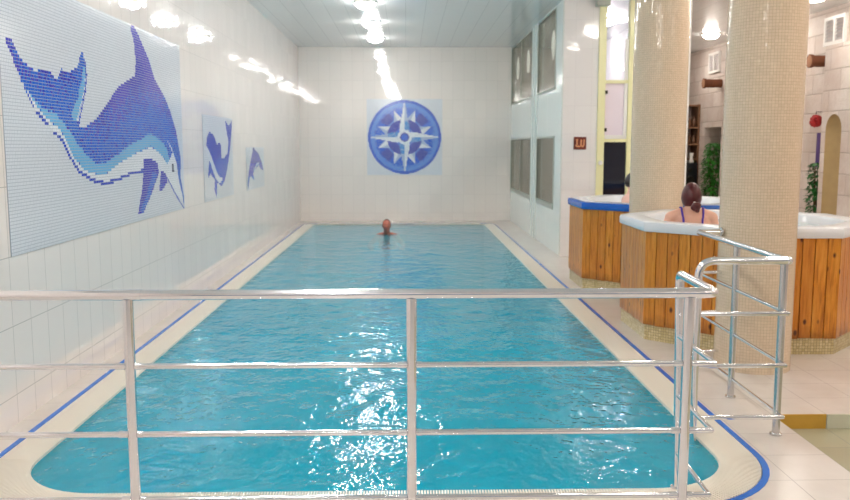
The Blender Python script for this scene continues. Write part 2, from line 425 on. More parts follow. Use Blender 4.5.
# walls
mb=MB(); mb.box(XL-.2,XL,YF,YB,-.0,ZC); struct(mb.build('wall_left',M['wall_side']))
mb=MB(); mb.box(XL,XG+.1,YP,YP+.2,0,ZC); struct(mb.build('wall_back',M['wall_end']))
mb=MB(); mb.box(XL-.2,XR+1.4,YF-.2,YF,0,1.9); mb.box(XL-.2,XR+1.4,YF-.2,YF,1.9,ZC,1); struct(mb.build('wall_front',[M['wall_front'],M['wall_end']]))
mb=MB(); mb.box(XL-.2,XR+1.4,YB,YB+.2,0,ZC); struct(mb.build('wall_far',M['stone']))
mb=MB(); mb.box(XL-.2,XR+1.4,YF-.2,YB+.2,ZC,ZC+.2); struct(mb.build('ceiling',M['ceiling']))
# glazed booth between pool and spa
W=[(12.79,14.48),(15.16,18.06)]; ZU=(2.45,ZC-.02); ZL=(.64,1.75)
mb=MB()
def bx(y0,y1,z0,z1): mb.box(XG,XG+.1,y0,y1,z0,z1)
YB0=YBO+.121
bx(YB0,YP,0,ZL[0]); bx(YB0,YP,ZL[1],ZU[0]); bx(YB0,YP,ZU[1],ZC)
for a,b in((YB0,W[0][0]),(W[0][1],W[1][0]),(W[1][1],YP)): bx(a,b,ZL[0],ZL[1]); bx(a,b,ZU[0],ZU[1])
struct(mb.build('wall_booth',M['booth']))
n_=0
for (y0,y1) in W:
    for (z0,z1) in(ZL,ZU):
        n_+=1; f=MB(); t_=.03; fx0,fx1=XG-.012,XG+.06
        sill=.075 if z0<1 else .03; t_=.03 if z0<1 else .012
        f.box(fx0,fx1,y0,y1,z0,z0+sill); f.box(fx0,fx1,y0,y1,z1-t_,z1); f.box(fx0,fx1,y0,y0+t_,z0+sill,z1-t_); f.box(fx0,fx1,y1-t_,y1,z0+sill,z1-t_)
        if y1-y0>2: f.box(fx0+.008,fx1,(y0+y1)/2-.012,(y0+y1)/2+.012,z0+sill,z1-t_)
        w=struct(f.build('window_%d'%n_,M['frame_grey']))
        p=MB(); p.box(XG+.0,XG+.006,y0+t_,y1-t_,z0+sill,z1-t_); p.build('pane',M['glass_grey'],w)
# upright strips of the glazed wall, seen as pale joints
mb=MB()
for y in(YBO+.03,W[0][1]+.06,W[1][0]-.06,14.82): mb.box(XG-.014,XG,y-.022,y+.022,0,ZC)
struct(mb.build('trim_4',M['frame_pale']))
mb=MB(); mb.box(XG,2.735,YBO,YBO+.12,0,ZC); struct(mb.build('wall_pier',M['pier']))
mb=MB(); mb.box(XS,XS+.1,YBO,YB,0,ZC); struct(mb.build('wall_spa',M['white']))
mb=MB(); mb.box(3.27,XS,YBO+.02,YBO+.1,0,ZC); struct(mb.build('wall_entry',M['white']))
mb=MB(); mb.box(XG+.1,XS,YP+.02,YP+.1,0,ZC); struct(mb.build('wall_inner',M['booth_in']))
# booth door
f=MB(); y0,y1=YBO-.03,YBO+.07
for a,b in((2.735,2.84),(3.165,3.27)): f.box(a,b,y0,y1,0,ZC-.02,bev=.006)
f.box(2.84,3.165,y0+.01,y1,2.485,2.53); f.box(2.84,3.165,y0+.01,y1,1.655,1.70); f.box(2.84,3.165,y0+.01,y1,0,.12)
dr=struct(f.build('door_1',M['frame_yellow']))
p=MB(); p.box(2.84,3.165,YBO+.02,YBO+.026,2.53,ZC-.02); p.build('upper_pane',M['glass_clear'],dr)
p=MB(); p.box(2.84,3.165,YBO+.015,YBO+.03,1.70,2.485); p.build('middle_panel',M['panel_white'],dr)
p=MB(); p.box(3.115,3.162,YBO-.012,YBO+.014,1.75,3.1,bev=.004); p.box(2.845,3.162,YBO-.012,YBO+.014,1.702,1.755,bev=.004); p.build('white_sash',M['white'],dr)
p=MB(); p.box(2.84,3.165,YBO+.015,YBO+.03,.12,1.655); p.build('dark_lower_pane',M['glass_dark'],dr)
p=MB(); p.lathe([(0,-.035),(.028,-.03),(.034,-.015),(.02,0)],(2.79,y0,1.36),16,axis='y'); p.build('door_knob',M['white'],dr,40)
for z in(2.36,1.83):
    p=MB(); p.box(2.838,2.872,y0-.008,y0+.012,z-.025,z+.025,bev=.004); p.build('hinge',M['hinge'],dr)
p=MB(); p.box(2.66,2.86,YBO-.14,YBO-.031,3.54,3.655,bev=.015); p.box(2.68,2.84,YBO-.145,YBO-.14,3.555,3.57)
tag(p.build('ceiling_box',M['frame_grey']),'small grey box fixed under the ceiling above the yellow door frame','box')
# sign on the pier
sg=thing('depth_sign','small square maroon sign with tan marks on the white tiled pier','sign',(2.495,YBO-.012,1.64))
p=MB(); p.box(2.405,2.585,YBO-.016,YBO-.001,1.55,1.73,bev=.004); p.build('board',M['sign_board'],sg)
p=MB(); yy=YBO-.018
def stroke(pts,r=.008): p.tube([(2.495+a,yy,1.64+b) for a,b in pts],r,8)
stroke([(-.042,.05),(-.046,.0),(-.04,-.012),(-.06,-.035),(-.035,-.05),(-.012,-.04)],.012); stroke([(-.06,.045),(-.03,.052)],.01)
stroke([(.018,.05),(.012,-.02),(.022,-.045)],.013); stroke([(.058,.052),(.056,-.02),(.044,-.045),(.022,-.045)],.013); stroke([(-.012,-.055),(.004,-.04)],.008)
p.build('lettering',M['sign_mark'],sg,60)
# spa side wall with doorway, nearer ledge wall with arched niche
def wallprism(pts,x0,x1,mb,m=0):
    polys=[[Vector((y,z,0)) for y,z in pts]]; tri=tessellate_polygon(polys)
    for t in tri:
        q=[polys[0][i] for i in t]
        if (q[1]-q[0]).cross(q[2]-q[0]).z>0: q=q[::-1]
        mb.face([(x0,a.x,a.y) for a in q],m); mb.face([(x1,a.x,a.y) for a in q[::-1]],m)
    n=len(pts)
    for i in range(n):
        a,b=pts[i],pts[(i+1)%n]; mb.face([(x0,a[0],a[1]),(x0,b[0],b[1]),(x1,b[0],b[1]),(x1,a[0],a[1])],m)
mb=MB(); wallprism([(YF,0),(17.15,0),(17.15,1.99),(18.12,1.99),(18.12,0),(YB,0),(YB,ZC),(YF,ZC)],XR,XR+.35,mb); struct(mb.build('wall_right',M['stone']))
mb=MB(); mb.box(XR+1.2,XR+1.4,15.5,YB,0,ZC); mb.box(XR+.35,XR+1.2,15.4,15.5,0,ZC); struct(mb.build('wall_corridor',M['corridor']))
NY,NR,NZ=12.22,.23,1.83; arc=[(NY-NR*math.cos(PI*k/16),NZ+NR*math.sin(PI*k/16)) for k in range(17)]
X2=6.2
mb=MB(); wallprism([(YF,0),(NY-NR,0)]+arc+[(NY+NR,0),(12.58,0),(12.58,3.06),(YF,3.06)],X2,XR,mb); struct(mb.build('wall_ledge',M['stone']))
mb=MB(); vs=[];fs=[];n=14
K=[(z,1.) for z in(0,NZ*.33,NZ*.66,NZ)]+[(NZ+NR*math.sin(PI/2*k/8),math.cos(PI/2*k/8)) for k in range(1,9)]
for z,s_ in K:
    for j in range(n+1):
        a=PI*j/n; vs.append((X2+.002+.19*s_*math.sin(a),NY-NR*s_*math.cos(a),z))
for i in range(len(K)-1):
    for j in range(n): fs.append((i*(n+1)+j,i*(n+1)+j+1,(i+1)*(n+1)+j+1,(i+1)*(n+1)+j))
mb.mesh(vs,fs); struct(mb.build('trim_5',M['niche'],smooth=60))
for k,y in enumerate((12.38,17.32)):
    f=MB(); z0,z1=3.1,3.52; x0,x1=XR-.04,XR
    for a,b in((y,y+.05),(y+.285,y+.335),(y+.57,y+.62)): f.box(x0,x1,a,b,z0,z1)
    for a,b in((z0,z0+.05),(z1-.05,z1)): f.box(x0,x1,y+.05,y+.285,a,b); f.box(x0,x1,y+.335,y+.57,a,b)
    w=struct(f.build('window_%d'%(n_+1+k),M['white']))
    for q in range(2):
        a=y+.05+.285*q; l=MB()
        for s_ in range(6): z=z0+.06+s_*.052; l.face([(x0+.012,a,z),(x0+.012,a+.235,z),(x0+.034,a+.235,z+.045),(x0+.034,a,z+.045)])
        l.build('louvre',M['slat'],w)

# ------------------------------------------------------------------ mosaics
DIG={
'dol_body':[(4.92,2.21),(4.98,2.21),(5.04,2.15),(5.09,2.11),(5.19,2.07),(5.3,2.05),(5.33,2.07),(5.5,2.07),(5.58,2.02),(5.68,2.1),(5.8,2.09),(5.96,2.14),(6.03,2.25),(6.07,2.25),(6.09,2.18),(6.11,2.1),(6.07,1.98),(5.97,1.83),(5.92,1.74),(6.07,1.74),(6.24,1.79),(6.47,1.9),(6.77,2.06),(7.19,2.18),(7.23,2.29),(7.2,2.45),(7.12,2.57),(7.19,2.6),(7.38,2.5),(7.58,2.36),(7.75,2.2),(8.04,2.06),(8.25,1.91),(8.42,1.72),(8.54,1.48),(8.51,1.3),(8.62,1.08),(8.59,0.98),(8.34,1.11),(7.95,1.35),(7.31,1.39),(7.02,1.38),(6.66,1.34),(6.4,1.32),(6.16,1.35),(5.9,1.42),(5.74,1.53),(5.64,1.63),(5.46,1.71),(5.32,1.78),(5.23,1.83),(5.16,1.9),(5.12,1.94),(5.07,1.99),(5.0,2.08),(4.92,2.17)],
'dol_line':[(5.12,1.94),(5.16,1.9),(5.23,1.83),(5.32,1.78),(5.46,1.71),(5.64,1.63),(5.74,1.53),(5.9,1.42),(6.16,1.35),(6.4,1.32),(6.66,1.34),(7.02,1.38),(7.33,1.39)],
'dol_line2':[(6.09,2.18),(6.11,2.1),(6.07,1.98),(5.97,1.83),(5.92,1.74)],
'dol_jaw':[(7.95,1.35),(8.34,1.11),(8.59,0.98)],
'dol_white':[(5.14,1.94),(5.26,1.85),(5.46,1.75),(5.58,1.72),(5.68,1.65),(5.79,1.53),(5.99,1.43),(6.26,1.39),(6.42,1.39),(6.74,1.47),(7.16,1.54),(7.55,1.59),(7.77,1.55),(7.96,1.48),(8.06,1.43),(8.25,1.54),(8.06,1.66),(8.22,1.59),(8.38,1.44),(8.43,1.28),(8.57,1.08),(8.59,0.98),(8.34,1.11),(7.95,1.35),(7.31,1.39),(7.02,1.38),(6.66,1.34),(6.4,1.32),(6.16,1.35),(5.9,1.42),(5.74,1.53),(5.64,1.63),(5.46,1.71),(5.32,1.78),(5.23,1.83),(5.16,1.9)],
'dol_light':[(5.17,1.92),(5.33,1.84),(5.55,1.81),(5.71,1.73),(5.84,1.64),(6.04,1.54),(6.22,1.47),(6.42,1.48),(6.75,1.55),(7.05,1.62),(7.57,1.71),(7.77,1.67),(8.05,1.59),(8.15,1.46),(8.03,1.43),(7.96,1.48),(7.77,1.55),(7.54,1.6),(7.16,1.54),(6.74,1.47),(6.42,1.39),(6.26,1.39),(5.99,1.43),(5.79,1.53),(5.68,1.65),(5.58,1.72),(5.46,1.75),(5.26,1.85)],
'dol_light2':[(6.08,2.16),(6.09,2.08),(6.05,1.98),(5.96,1.85),(5.89,1.76),(5.79,1.8),(5.91,1.91),(6.0,2.03)],
'dol_white2':[(6.09,2.09),(6.08,1.98),(5.97,1.85),(5.91,1.76),(5.89,1.77),(5.98,1.89),(6.05,1.99)],
'dol_mid':[(5.12,1.95),(5.24,1.92),(5.48,1.89),(5.74,1.88),(5.88,1.97),(6.01,2.11),(6.07,2.16),(6.0,2.03),(5.91,1.91),(5.79,1.8),(5.82,1.75),(6.02,1.64),(6.26,1.57),(6.5,1.6),(6.78,1.69),(7.14,1.8),(7.58,1.84),(7.98,1.8),(8.23,1.68),(8.4,1.56),(8.46,1.34),(8.56,1.11),(8.43,1.28),(8.38,1.44),(8.22,1.59),(8.06,1.66),(7.77,1.67),(7.57,1.71),(7.05,1.62),(6.75,1.55),(6.42,1.48),(6.22,1.47),(6.04,1.54),(5.84,1.64),(5.71,1.73),(5.55,1.81),(5.33,1.84),(5.17,1.92)],
'dol_fin':[(7.34,1.48),(7.53,1.49),(7.75,1.45),(7.77,1.35),(7.48,1.15),(7.25,1.02),(7.13,1.04),(7.27,1.24),(7.32,1.38)],
'dol_finmid':[(7.58,1.37),(7.73,1.35),(7.46,1.16),(7.24,1.02),(7.2,1.06),(7.41,1.2)],
'dol_fin2':[(7.84,1.38),(7.99,1.35),(8.03,1.26),(7.82,1.18),(7.76,1.21)],
'dol_eye':[(8.2,1.43),(8.27,1.42),(8.29,1.34),(8.22,1.34)],
'mer_body':[(9.82,1.76),(10.02,1.73),(10.19,1.62),(10.33,1.64),(10.41,1.6),(10.41,1.45),(10.52,1.44),(10.77,1.51),(10.85,1.65),(10.7,1.85),(10.68,1.92),(10.88,1.85),(11.1,1.93),(11.05,1.78),(10.92,1.55),(10.74,1.32),(10.54,1.16),(10.37,1.11),(10.15,1.17),(10.08,0.99),(9.98,1.09),(10.03,1.2),(9.81,1.28),(9.67,1.23),(9.72,1.35),(9.78,1.46),(9.65,1.6),(9.67,1.69)],
'mer_white':[(9.52,1.57),(9.68,1.59),(9.77,1.55),(9.93,1.44),(10.17,1.27),(10.3,1.22),(10.44,1.23),(10.43,1.19),(10.26,1.15),(10.08,1.21),(9.87,1.36),(9.71,1.5)],
'sml_body':[(12.59,1.6),(12.7,1.55),(13.01,1.49),(13.26,1.37),(13.46,1.21),(13.18,1.25),(13.03,1.3),(12.86,1.29),(12.61,1.23),(12.53,1.19),(12.64,1.09),(12.42,1.14),(12.3,1.17),(12.16,1.06),(12.1,0.98),(12.07,1.06),(12.17,1.23),(12.33,1.37),(12.51,1.51)],
'sml_white':[(13.05,1.34),(12.86,1.35),(12.62,1.27),(12.57,1.22),(12.72,1.27),(12.86,1.3),(13.03,1.3)],

}
def inside(p,poly):
    x,y=p; c=False; j=len(poly)-1
    for i in range(len(poly)):
        a,b=poly[i],poly[j]
        if (a[1]>y)!=(b[1]>y) and x<(b[0]-a[0])*(y-a[1])/(b[1]-a[1])+a[0]: c=not c
        j=i
    return c
def dline(p,pl):
    P=Vector(p); best=9.
    for a,b in zip(pl,pl[1:]):
        a,b=Vector(a),Vector(b); d=b-a; L=d.length_squared
        t=max(0,min(1,(P-a).dot(d)/L)) if L else 0; best=min(best,(P-a-d*t).length)
    return best
def mosaic(name,label,u0,u1,v0,v1,pitch,colour,mats,place,grout):
    nu=round((u1-u0)/pitch); nv=round((v1-v0)/pitch); du=(u1-u0)/nu; dv=(v1-v0)/nv; g=.0012; gv=.0019; mb=MB()
    mb.mesh([place(u0,v0,.003),place(u1,v0,.003),place(u1,v1,.003),place(u0,v1,.003),place(u0,v0,0),place(u1,v0,0),place(u1,v1,0),place(u0,v1,0)],
            [(0,1,2,3),(0,4,5,1),(1,5,6,2),(2,6,7,3),(3,7,4,0)],0)
    for j in range(nv):
        for i in range(nu):
            a,b=u0+i*du+g,u0+(i+1)*du-g; c,d=v0+j*dv+gv,v0+(j+1)*dv-gv
            k=colour((a+b)/2,(c+d)/2); dz=.0045+random.random()*.0008
            mb.face([place(a,c,dz+random.uniform(-.0002,.0002)),place(b,c,dz),place(b,d,dz+random.uniform(-.0002,.0002)),place(a,d,dz)],k)
    o=mb.build(name,[grout]+mats); return tag(o,label,'mural')
def leftplace(u,v,d): return (XL+.001+d,u,v)
def backplace(u,v,d): return (u,YP-.001-d,v)
rnd=random.Random(3)
def col_dolphin(u,v):
    p=(u+rnd.uniform(-.008,.008),v+rnd.uniform(-.008,.008)); q=(u,v)
    if inside(q,DIG['dol_eye']): return 8
    if inside(q,DIG['dol_fin']) : return 4 if inside(p,DIG['dol_finmid']) else 2
    if inside(q,DIG['dol_fin2']): return 2
    if dline(q,DIG['dol_line'])<.0125 and (u>5.5 or int(v*30)%3): return 7
    if dline(q,DIG['dol_line2'])<.011 or dline(q,DIG['dol_jaw'])<.011: return 7
    if inside(q,DIG['dol_white2']): return 6
    if inside(q,DIG['dol_white']): return 6
    if inside(q,DIG['dol_body']):
        if inside(p,DIG['dol_light']) or inside(p,DIG['dol_light2']): return 5
        if inside(p,DIG['dol_mid']): return 4 if rnd.random()<.85 else 2
        d=dline(q,DIG['dol_mid'])
        if d<.3 and rnd.random()<.95-d*3.2: return 4
        return 3 if (noise.noise(Vector((u*3,v*3,0)))>0) else 2
    return 1
MM=[M['m_bg'],M['m_navy'],M['m_violet'],M['m_mid'],M['m_light'],M['m_white'],M['m_line'],M['m_eye']]
mosaic('dolphin_mural','large mosaic mural of a diving blue dolphin, nearest on the left wall',4.83,8.63,.97,2.59,.02,col_dolphin,MM,leftplace,M['m_grout'])
def col_mer(u,v):
    p=(u,v)
    if inside(p,DIG['mer_white']): return 6
    if inside(p,DIG['mer_body']): return 2 if v>1.45+rnd.uniform(-.1,.1) else (3 if rnd.random()<.6 else 4)
    return 1
MP=[M['m_pale']]+MM[1:]
mosaic('diving_figure_mural','middle of the three wall mosaics, narrow blue figure with raised forked tail',9.5,11.1,.97,1.95,.021,col_mer,MP,leftplace,M['m_grout'])
def col_small(u,v):
    p=(u,v)
    if inside(p,DIG['sml_white']): return 5 if rnd.random()<.4 else 6
    if inside(p,DIG['sml_body']): return 2 if v>1.35 else (3 if v>1.15 else 4)
    return 1
mosaic('leaping_dolphin_mural','smallest and farthest wall mosaic, a leaping blue dolphin on pale tiles',12.03,13.5,.97,1.58,.021,col_small,MP,leftplace,M['m_grout'])
CX,CZ=-.03,1.785
def col_rose(u,v):
    x,y=u-CX,v-CZ; r=math.hypot(x,y)/.775; a=math.atan2(x,y)
    if r>1: return 1
    def star(n,off,R,w,hub=.2):
        """kite shaped star points: returns side (-1,1) or 0"""
        k=round((a-off)/(2*PI/n)); d=a-off-k*2*PI/n; t=r*math.cos(d); s=r*math.sin(d)
        if t<=0 or t>R: return 0
        lim=w*(1-(t-hub)/(R-hub)) if t>hub else w*t/hub
        return 0 if abs(s)>lim else (1 if s>0 else -1)
    if r<.12: return 5 if r>.09 else 4
    if r<.2: return 7
    s=star(4,0,.99,.15,.2)
    if s: 
        return (7 if s<0 else (8 if (r>.45 or rnd.random()<.2) else 9))
    # small star points on the inner ring
    for off in(PI/8,3*PI/8,5*PI/8,7*PI/8,-PI/8,-3*PI/8,-5*PI/8,-7*PI/8):
        ca,sa=math.sin(off)*.52,math.cos(off)*.52; ex,ey=math.sin(off),math.cos(off)
        dx,dy=x/.775-ca,y/.775-sa; t=dx*ex+dy*ey; s=dx*ey-dy*ex
        if -.04<t<.27 and abs(s)<.13*(1-(t+.04)/.31): return 7 if s>-.015 else 8
    if r>.93: return 2
    if r>.83: return 3
    if r>.78: return 2 if rnd.random()<.5 else 3
    q=abs(((a+PI/4)%(PI/2))-PI/4)
    if r>.54: return 5 if abs(abs(((a)%(PI/2))-PI/4))<.22 else (6 if v<CZ else 4)
    if r>.49: return 3
    return 5 if r>.28 else 4
mosaic('compass_rose_mural','round blue and white compass rose mosaic on the end wall',-.83,.77,.985,2.585,.0205,col_rose,
  [M['m_pale'],M['c_rim'],M['c_ring'],M['c_mid'],M['c_dark'],M['c_deep'],M['c_white'],M['c_grey'],M['c_tl']],backplace,M['m_grout'])
# ------------------------------------------------------------------ columns
def column(y,label):
    t=thing('mosaic_column',label,'column',(2.53,y,0)); t['kind']='thing'
    p=MB(); p.lathe([(.265,0),(.265,ZC)],(2.53,y,0),64); p.build('shaft',M['column'],t,60,(2.53,y,0))
column(5.99,'nearest round column in cream mosaic, rising beside the railing')
column(8.475,'farther round column in cream mosaic, rising between the two hot tubs')

# ------------------------------------------------------------------ hot tubs
def octr(a,th,blend=0.):
    m=((th+PI/8)%(PI/4))-PI/8; return (a/math.cos(m))*(1-blend)+a*1.03*blend
def hot_tub(cx,cy,label,blue,wlabel):
    t=thing('hot_tub',label,'hot tub',(cx,cy,0),'octagonal hot tubs'); loc=(cx,cy,0)
    def ringp(a,z,bl,n=64): return [(cx+octr(a,2*PI*k/n,bl)*math.cos(2*PI*k/n),cy+octr(a,2*PI*k/n,bl)*math.sin(2*PI*k/n),z) for k in range(n)]
    def loftrings(mb,R,m=0,cap=True):
        n=len(R[0]); mb.mesh([v for r in R for v in r],[(i*n+j,i*n+(j+1)%n,(i+1)*n+(j+1)%n,(i+1)*n+j) for i in range(len(R)-1) for j in range(n)]+([tuple((len(R)-1)*n+j for j in range(n))] if cap else []),m)
    p=MB(); c8=[(cx+.932/math.cos(PI/8)*math.cos(PI/8+k*PI/4),cy+.932/math.cos(PI/8)*math.sin(PI/8+k*PI/4)) for k in range(8)]
    L=2*.932*math.tan(PI/8)
    for k in range(8):
        a,b=c8[k],c8[(k+1)%8]; p.face([(a[0],a[1],0),(b[0],b[1],0),(b[0],b[1],.14),(a[0],a[1],.14)],0,[(k*L+.001,0.001),((k+1)*L,0.001),((k+1)*L,.141),(k*L+.001,.141)])
    p.build('plinth',M['tubbase'],t,loc=loc)
    s=2*.945*math.tan(PI/8)
    for k in range(8):
        th=k*PI/4; nr=Vector((math.cos(th),math.sin(th))); tg=Vector((-nr.y,nr.x)); p=MB(); q=8; w=s/q
        c=Vector((cx,cy))+nr*.915; p.obox(c,tg,nr,s/2-.012,.008,.135,.905,1)
        for i in range(q):
            cc=Vector((cx,cy))+nr*.934+tg*((i+.5)*w-s/2); p.obox(cc,tg,nr,w/2-.0038,.011,.128+random.uniform(-.003,.003),.91)
        p.build('plank_panel',[M['wood'],M['wood_dark']],t,loc=loc)
    shell=[(.93,.905,0),(.962,.905,0),(.966,.912,0),(.966,.962,0),(.958,.98,0),(.94,.986,0),(.80,.986,.1),(.775,.98,.3),(.76,.955,.5),(.72,.60,.8),(.70,.46,1),(.42,.44,1),(.38,.40,1),(.36,.17,1)]
    sh=MB()
    if blue:
        p=MB(); loftrings(p,[ringp(*r) for r in shell[:5]]+[ringp(.80,.978,0)],cap=False); rim=p.build('rim_band',M['acrylic_blue'],t,35,loc)
        loftrings(sh,[ringp(.93,.9795,0),ringp(.935,.988,0)]+[ringp(a,z+.002,b) for a,z,b in shell[6:]])
    else: loftrings(sh,[ringp(*r) for r in shell])
    sh.build('shell',M['acrylic'],t,35,loc)
    w=MB(); R=[ringp(.748,.905,.56)]+[[(cx+(x-cx)*f,cy+(y-cy)*f,.905+.008*noise.noise(Vector((x*f*7,y*f*7,f)))) for x,y,z in ringp(.748,.905,.56)] for f in(.9,.8,.7,.6,.5,.4,.3,.2,.1,.02)]
    loftrings(w,R); w=w.build('tub_water',M['tubwater'],smooth=180); tag(w,wlabel,'water',kind='stuff')
    return t
hot_tub(2.915,7.24,'near octagonal wooden hot tub with a white rim, behind the nearest column',False,'pale bubbling water in the near white rimmed hot tub')
hot_tub(2.915,9.72,'farther octagonal wooden hot tub with a bright blue rim',True,'pale water in the farther blue rimmed hot tub')

# ------------------------------------------------------------------ railings
def tubep(name,parent,pts,r,bend=0,mat='steel',n=16,seg=8):
    p=MB(); p.tube(pts,r,n,0,bend,seg); return p.build(name,M[mat],parent,40)
HR=(.729,.449,.174)
r1=thing('pool_railing','long stainless steel railing across the foreground in front of the pool','railing',(0,3.3,0))
YR=3.3
top=tubep('top_rail',r1,[(-2.25,YR,1.017),(1.236,YR,1.017),(1.256,3.80,1.017),(1.272,3.775,.0)],.0205,.034)
PXS=[-2.215,-1.1,.02,1.132]
for x in PXS:
    p=MB(); p.tube([(x,YR,.0),(x,YR,1.0)],.0205,20); po=p.build('post',M['steel'],r1,40)
    if x>-2:
        p=MB(); p.tube([(x-.055,YR,1.017),(x+.055,YR,1.017)],.0219,20); p.build('sleeve',M['steel'],top,40)
    p=MB(); p.lathe([(.045,0.001),(.045,.006),(.024,.009)],(x,YR,0),20); p.build('floor_flange',M['steel_dull'],po,40)
p=MB(); p.lathe([(.032,0.005),(.032,.01),(.022,.012)],(1.272,3.775,-.0),20); p.build('floor_flange',M['steel_dull'],r1,40)
for z in HR:
    lr=tubep('lower_rail',r1,[(-2.25,YR,z),(1.244,YR,z),(1.27-.016*z,3.785,z)],.012,0,n=12)
    for x in PXS[1:]:
        for a,b in((-.055,-.021),(.021,.04)): p=MB(); p.tube([(x+a,YR,z),(x+b,YR,z)],.0136,14); p.build('sleeve',M['steel'],lr,40)
r2=thing('steps_railing','shorter stainless steel corner railing by the sunken steps and nearest column','railing',(1.8,4.5,0))
YC=4.44; CXr=2.052
tubep('top_rail',r2,[(1.568,YC,-1.44),(1.568,YC,.99),(CXr,YC,.99)],.0215,.09)
tubep('return_top_rail',r2,[(CXr,YC,.99),(2.085,5.93,.99),(2.264,5.955,.99)],.0205,.02)
p=MB(); p.ball((CXr,YC,.99),.0235); p.build('corner_joint',M['steel'],r2,180)
for x,y in((2.058,4.5),(2.077,5.21)):
    p=MB(); p.tube([(x,y,0),(x,y,.985)],.021,20); po=p.build('post',M['steel_dull'],r2,40)
    p=MB(); p.lathe([(.033,.001),(.033,.01),(.023,.014)],(x,y,0),20); p.build('floor_flange',M['steel_dull'],po,40)
for z in(.70,.412,.122):
    tubep('lower_rail',r2,[(1.568,YC,z),(CXr+.012,YC,z),(2.09,5.93,z),(2.264,5.955,z)],.0125,0,n=12)
p=MB(); p.lathe([(.034,-.012),(.034,-.004),(.022,0)],(2.262,5.955,.99),16,axis='x'); p.build('wall_flange',M['steel_dull'],r2,40)

# ------------------------------------------------------------------ lamps
def lamp(x,y,label,group='round ceiling lamps'):
    t=thing('ceiling_lamp',label,'lamp',(x,y,ZC),group); mm=M['lamp_warm' if x>3.4 else 'lamp']
    p=MB(); p.lathe([(.165,0),(.165,-.022),(.14,-.026)],(x,y,ZC-.0005),32); p.build('base_ring',M['white'],t,40,(x,y,ZC))
    p=MB(); p.lathe([(.145,-.024)]+[(.145*math.cos(PI/2*k/6),-.024-.075*math.sin(PI/2*k/6)) for k in range(1,7)],(x,y,ZC),32); p.build('diffuser',mm,t,60,(x,y,ZC))
names={12.5:'nearest of the three lit round lamps on the ceiling over the pool',14.45:'middle one of the three lit round lamps over the pool',16.5:'farthest lit round lamp over the pool, just before the end wall'}
OFF='round white ceiling lamp out of view, in a row extended behind the camera for light'
for y in(-1.5,.5,2.5,4.5,6.5,8.5,10.5,12.5,14.45,16.5): lamp(-.58,y,names.get(y,OFF))  # rows run on unseen behind the camera, added to brighten the room
for y in(-1.5,.5,2.5,4.5,6.5,8.5,10.5): lamp(3.46,y,OFF)
for y in(14.1,16.1): lamp(3.3,y,'round lamp inside the booth, seen through the upper door glass' if y<15 else 'round lamp deep inside the booth behind the pier')
for y in(1.8,3.8,5.8,7.8,9.8,11.8,13.8,15.8,17.8): lamp(5.63,y,'round lit ceiling lamp seen between the two mosaic columns' if y==15.8 else 'round ceiling lamp over the spa side, hidden by a column or the frame')
for y,l in((17.55,'farthest slender glowing streak added behind the upper booth window'),(16.1,'middle slender glowing streak added behind the upper booth window'),(13.38,'nearest slender glowing streak added behind the upper booth window')):
    t=thing('streak_glow',l,'lamp',(2.3,y,ZU[1]),'glowing streaks in the booth glass'); zc=3.17  # glowing lenses added in place of tall reflected streaks in the panes
    p=MB(); q=MB(); q.ball((0,0,0),(1,1,1),0,24,16)
    p.mesh([(2.3+.024*a,y+.115*b*(1-.35*abs(c)),zc+.225*c) for a,b,c in q.v],q.f); p.build('glow_lens',M['spindle'],t,60)
    p=MB(); p.tube([(2.3,y,zc+.22),(2.3,y,ZU[1])],.004,8); p.build('glow_cord',M['frame_grey'],t,60)

# ------------------------------------------------------------------ things on the spa side wall
def log(y,label):
    t=thing('log_beam',label,'log',(XR,y,2.86),'log ends on the stone wall')
    p=MB(); p.tube([(XR-.0,y,2.86),(XR-.1,y,2.862),(XR-.2,y,2.858),(XR-.33,y,2.86)],[.088,.082,.086,.083],20); p.tube([(XR-.33,y,2.86),(XR-.37,y,2.86)],[.1,.1],20); p.build('bark',M['beam'],t,40)
    p=MB(); p.lathe([(.0,-.004),(.08,-.003),(.088,0)],(XR-.371,y,2.86),20,axis='x'); p.build('cut_end',M['beam_end'],t,40)
log(12.72,'brown log end sticking out of the stone wall right of the nearest column')
log(17.25,'brown log end sticking out of the stone wall between the two columns')
def leafy(name,label,cat,base,h,rx,ry,n,seed,mat,z0=.28):
    R=random.Random(seed); t=thing(name,label,cat,base)
    p=MB(); p.lathe([(.10,0),(.15,.25),(.16,.27),(.14,.27),(.13,.22),(0,.22)],base,20); p.build('pot',M['pot'],t,40)
    p=MB()
    for k in range(5): p.tube([(base[0],base[1],.2),(base[0]+R.uniform(-.3,.3)*rx,base[1]+R.uniform(-.3,.3)*ry,h*.5),(base[0]+R.uniform(-.6,.6)*rx,base[1]+R.uniform(-.6,.6)*ry,h*.95)],[.014,.01,.004],6)
    p.build('stem',M['stem'],t,60)
    p=MB()
    for k in range(n):
        z=R.uniform(z0,h); f=.65+.35*math.sin(PI*min(1,(z-z0)/(h-z0)*.9+.1)); a=R.uniform(0,2*PI); q=math.sqrt(R.random())
        c=Vector((base[0]+rx*q*f*math.cos(a),base[1]+ry*q*f*math.sin(a),z)); L=R.uniform(.07,.13); w=L*.35
        d=Vector((math.cos(a),math.sin(a),R.uniform(-.9,.3))).normalized(); sd=d.cross(Vector((0,0,1))).normalized(); u=sd.cross(d)
        p.mesh([c,c+d*L*.5+sd*w+u*.012,c+d*L-u*.01,c+d*L*.5-sd*w+u*.012,c+d*L*.5],[(0,1,4),(1,2,4),(2,3,4),(3,0,4)])
    p.build('foliage',mat,t); return t
leafy('potted_plant','tall bushy green potted plant in the doorway between the columns','plant',(6.36,17.42,0),1.66,.19,.22,800,5,M['leaf'])
leafy('climbing_plant','narrow green climbing plant in a pot beside the arched niche','plant',(6.3,12.82,0),1.38,.1,.1,260,8,M['leaf2'])
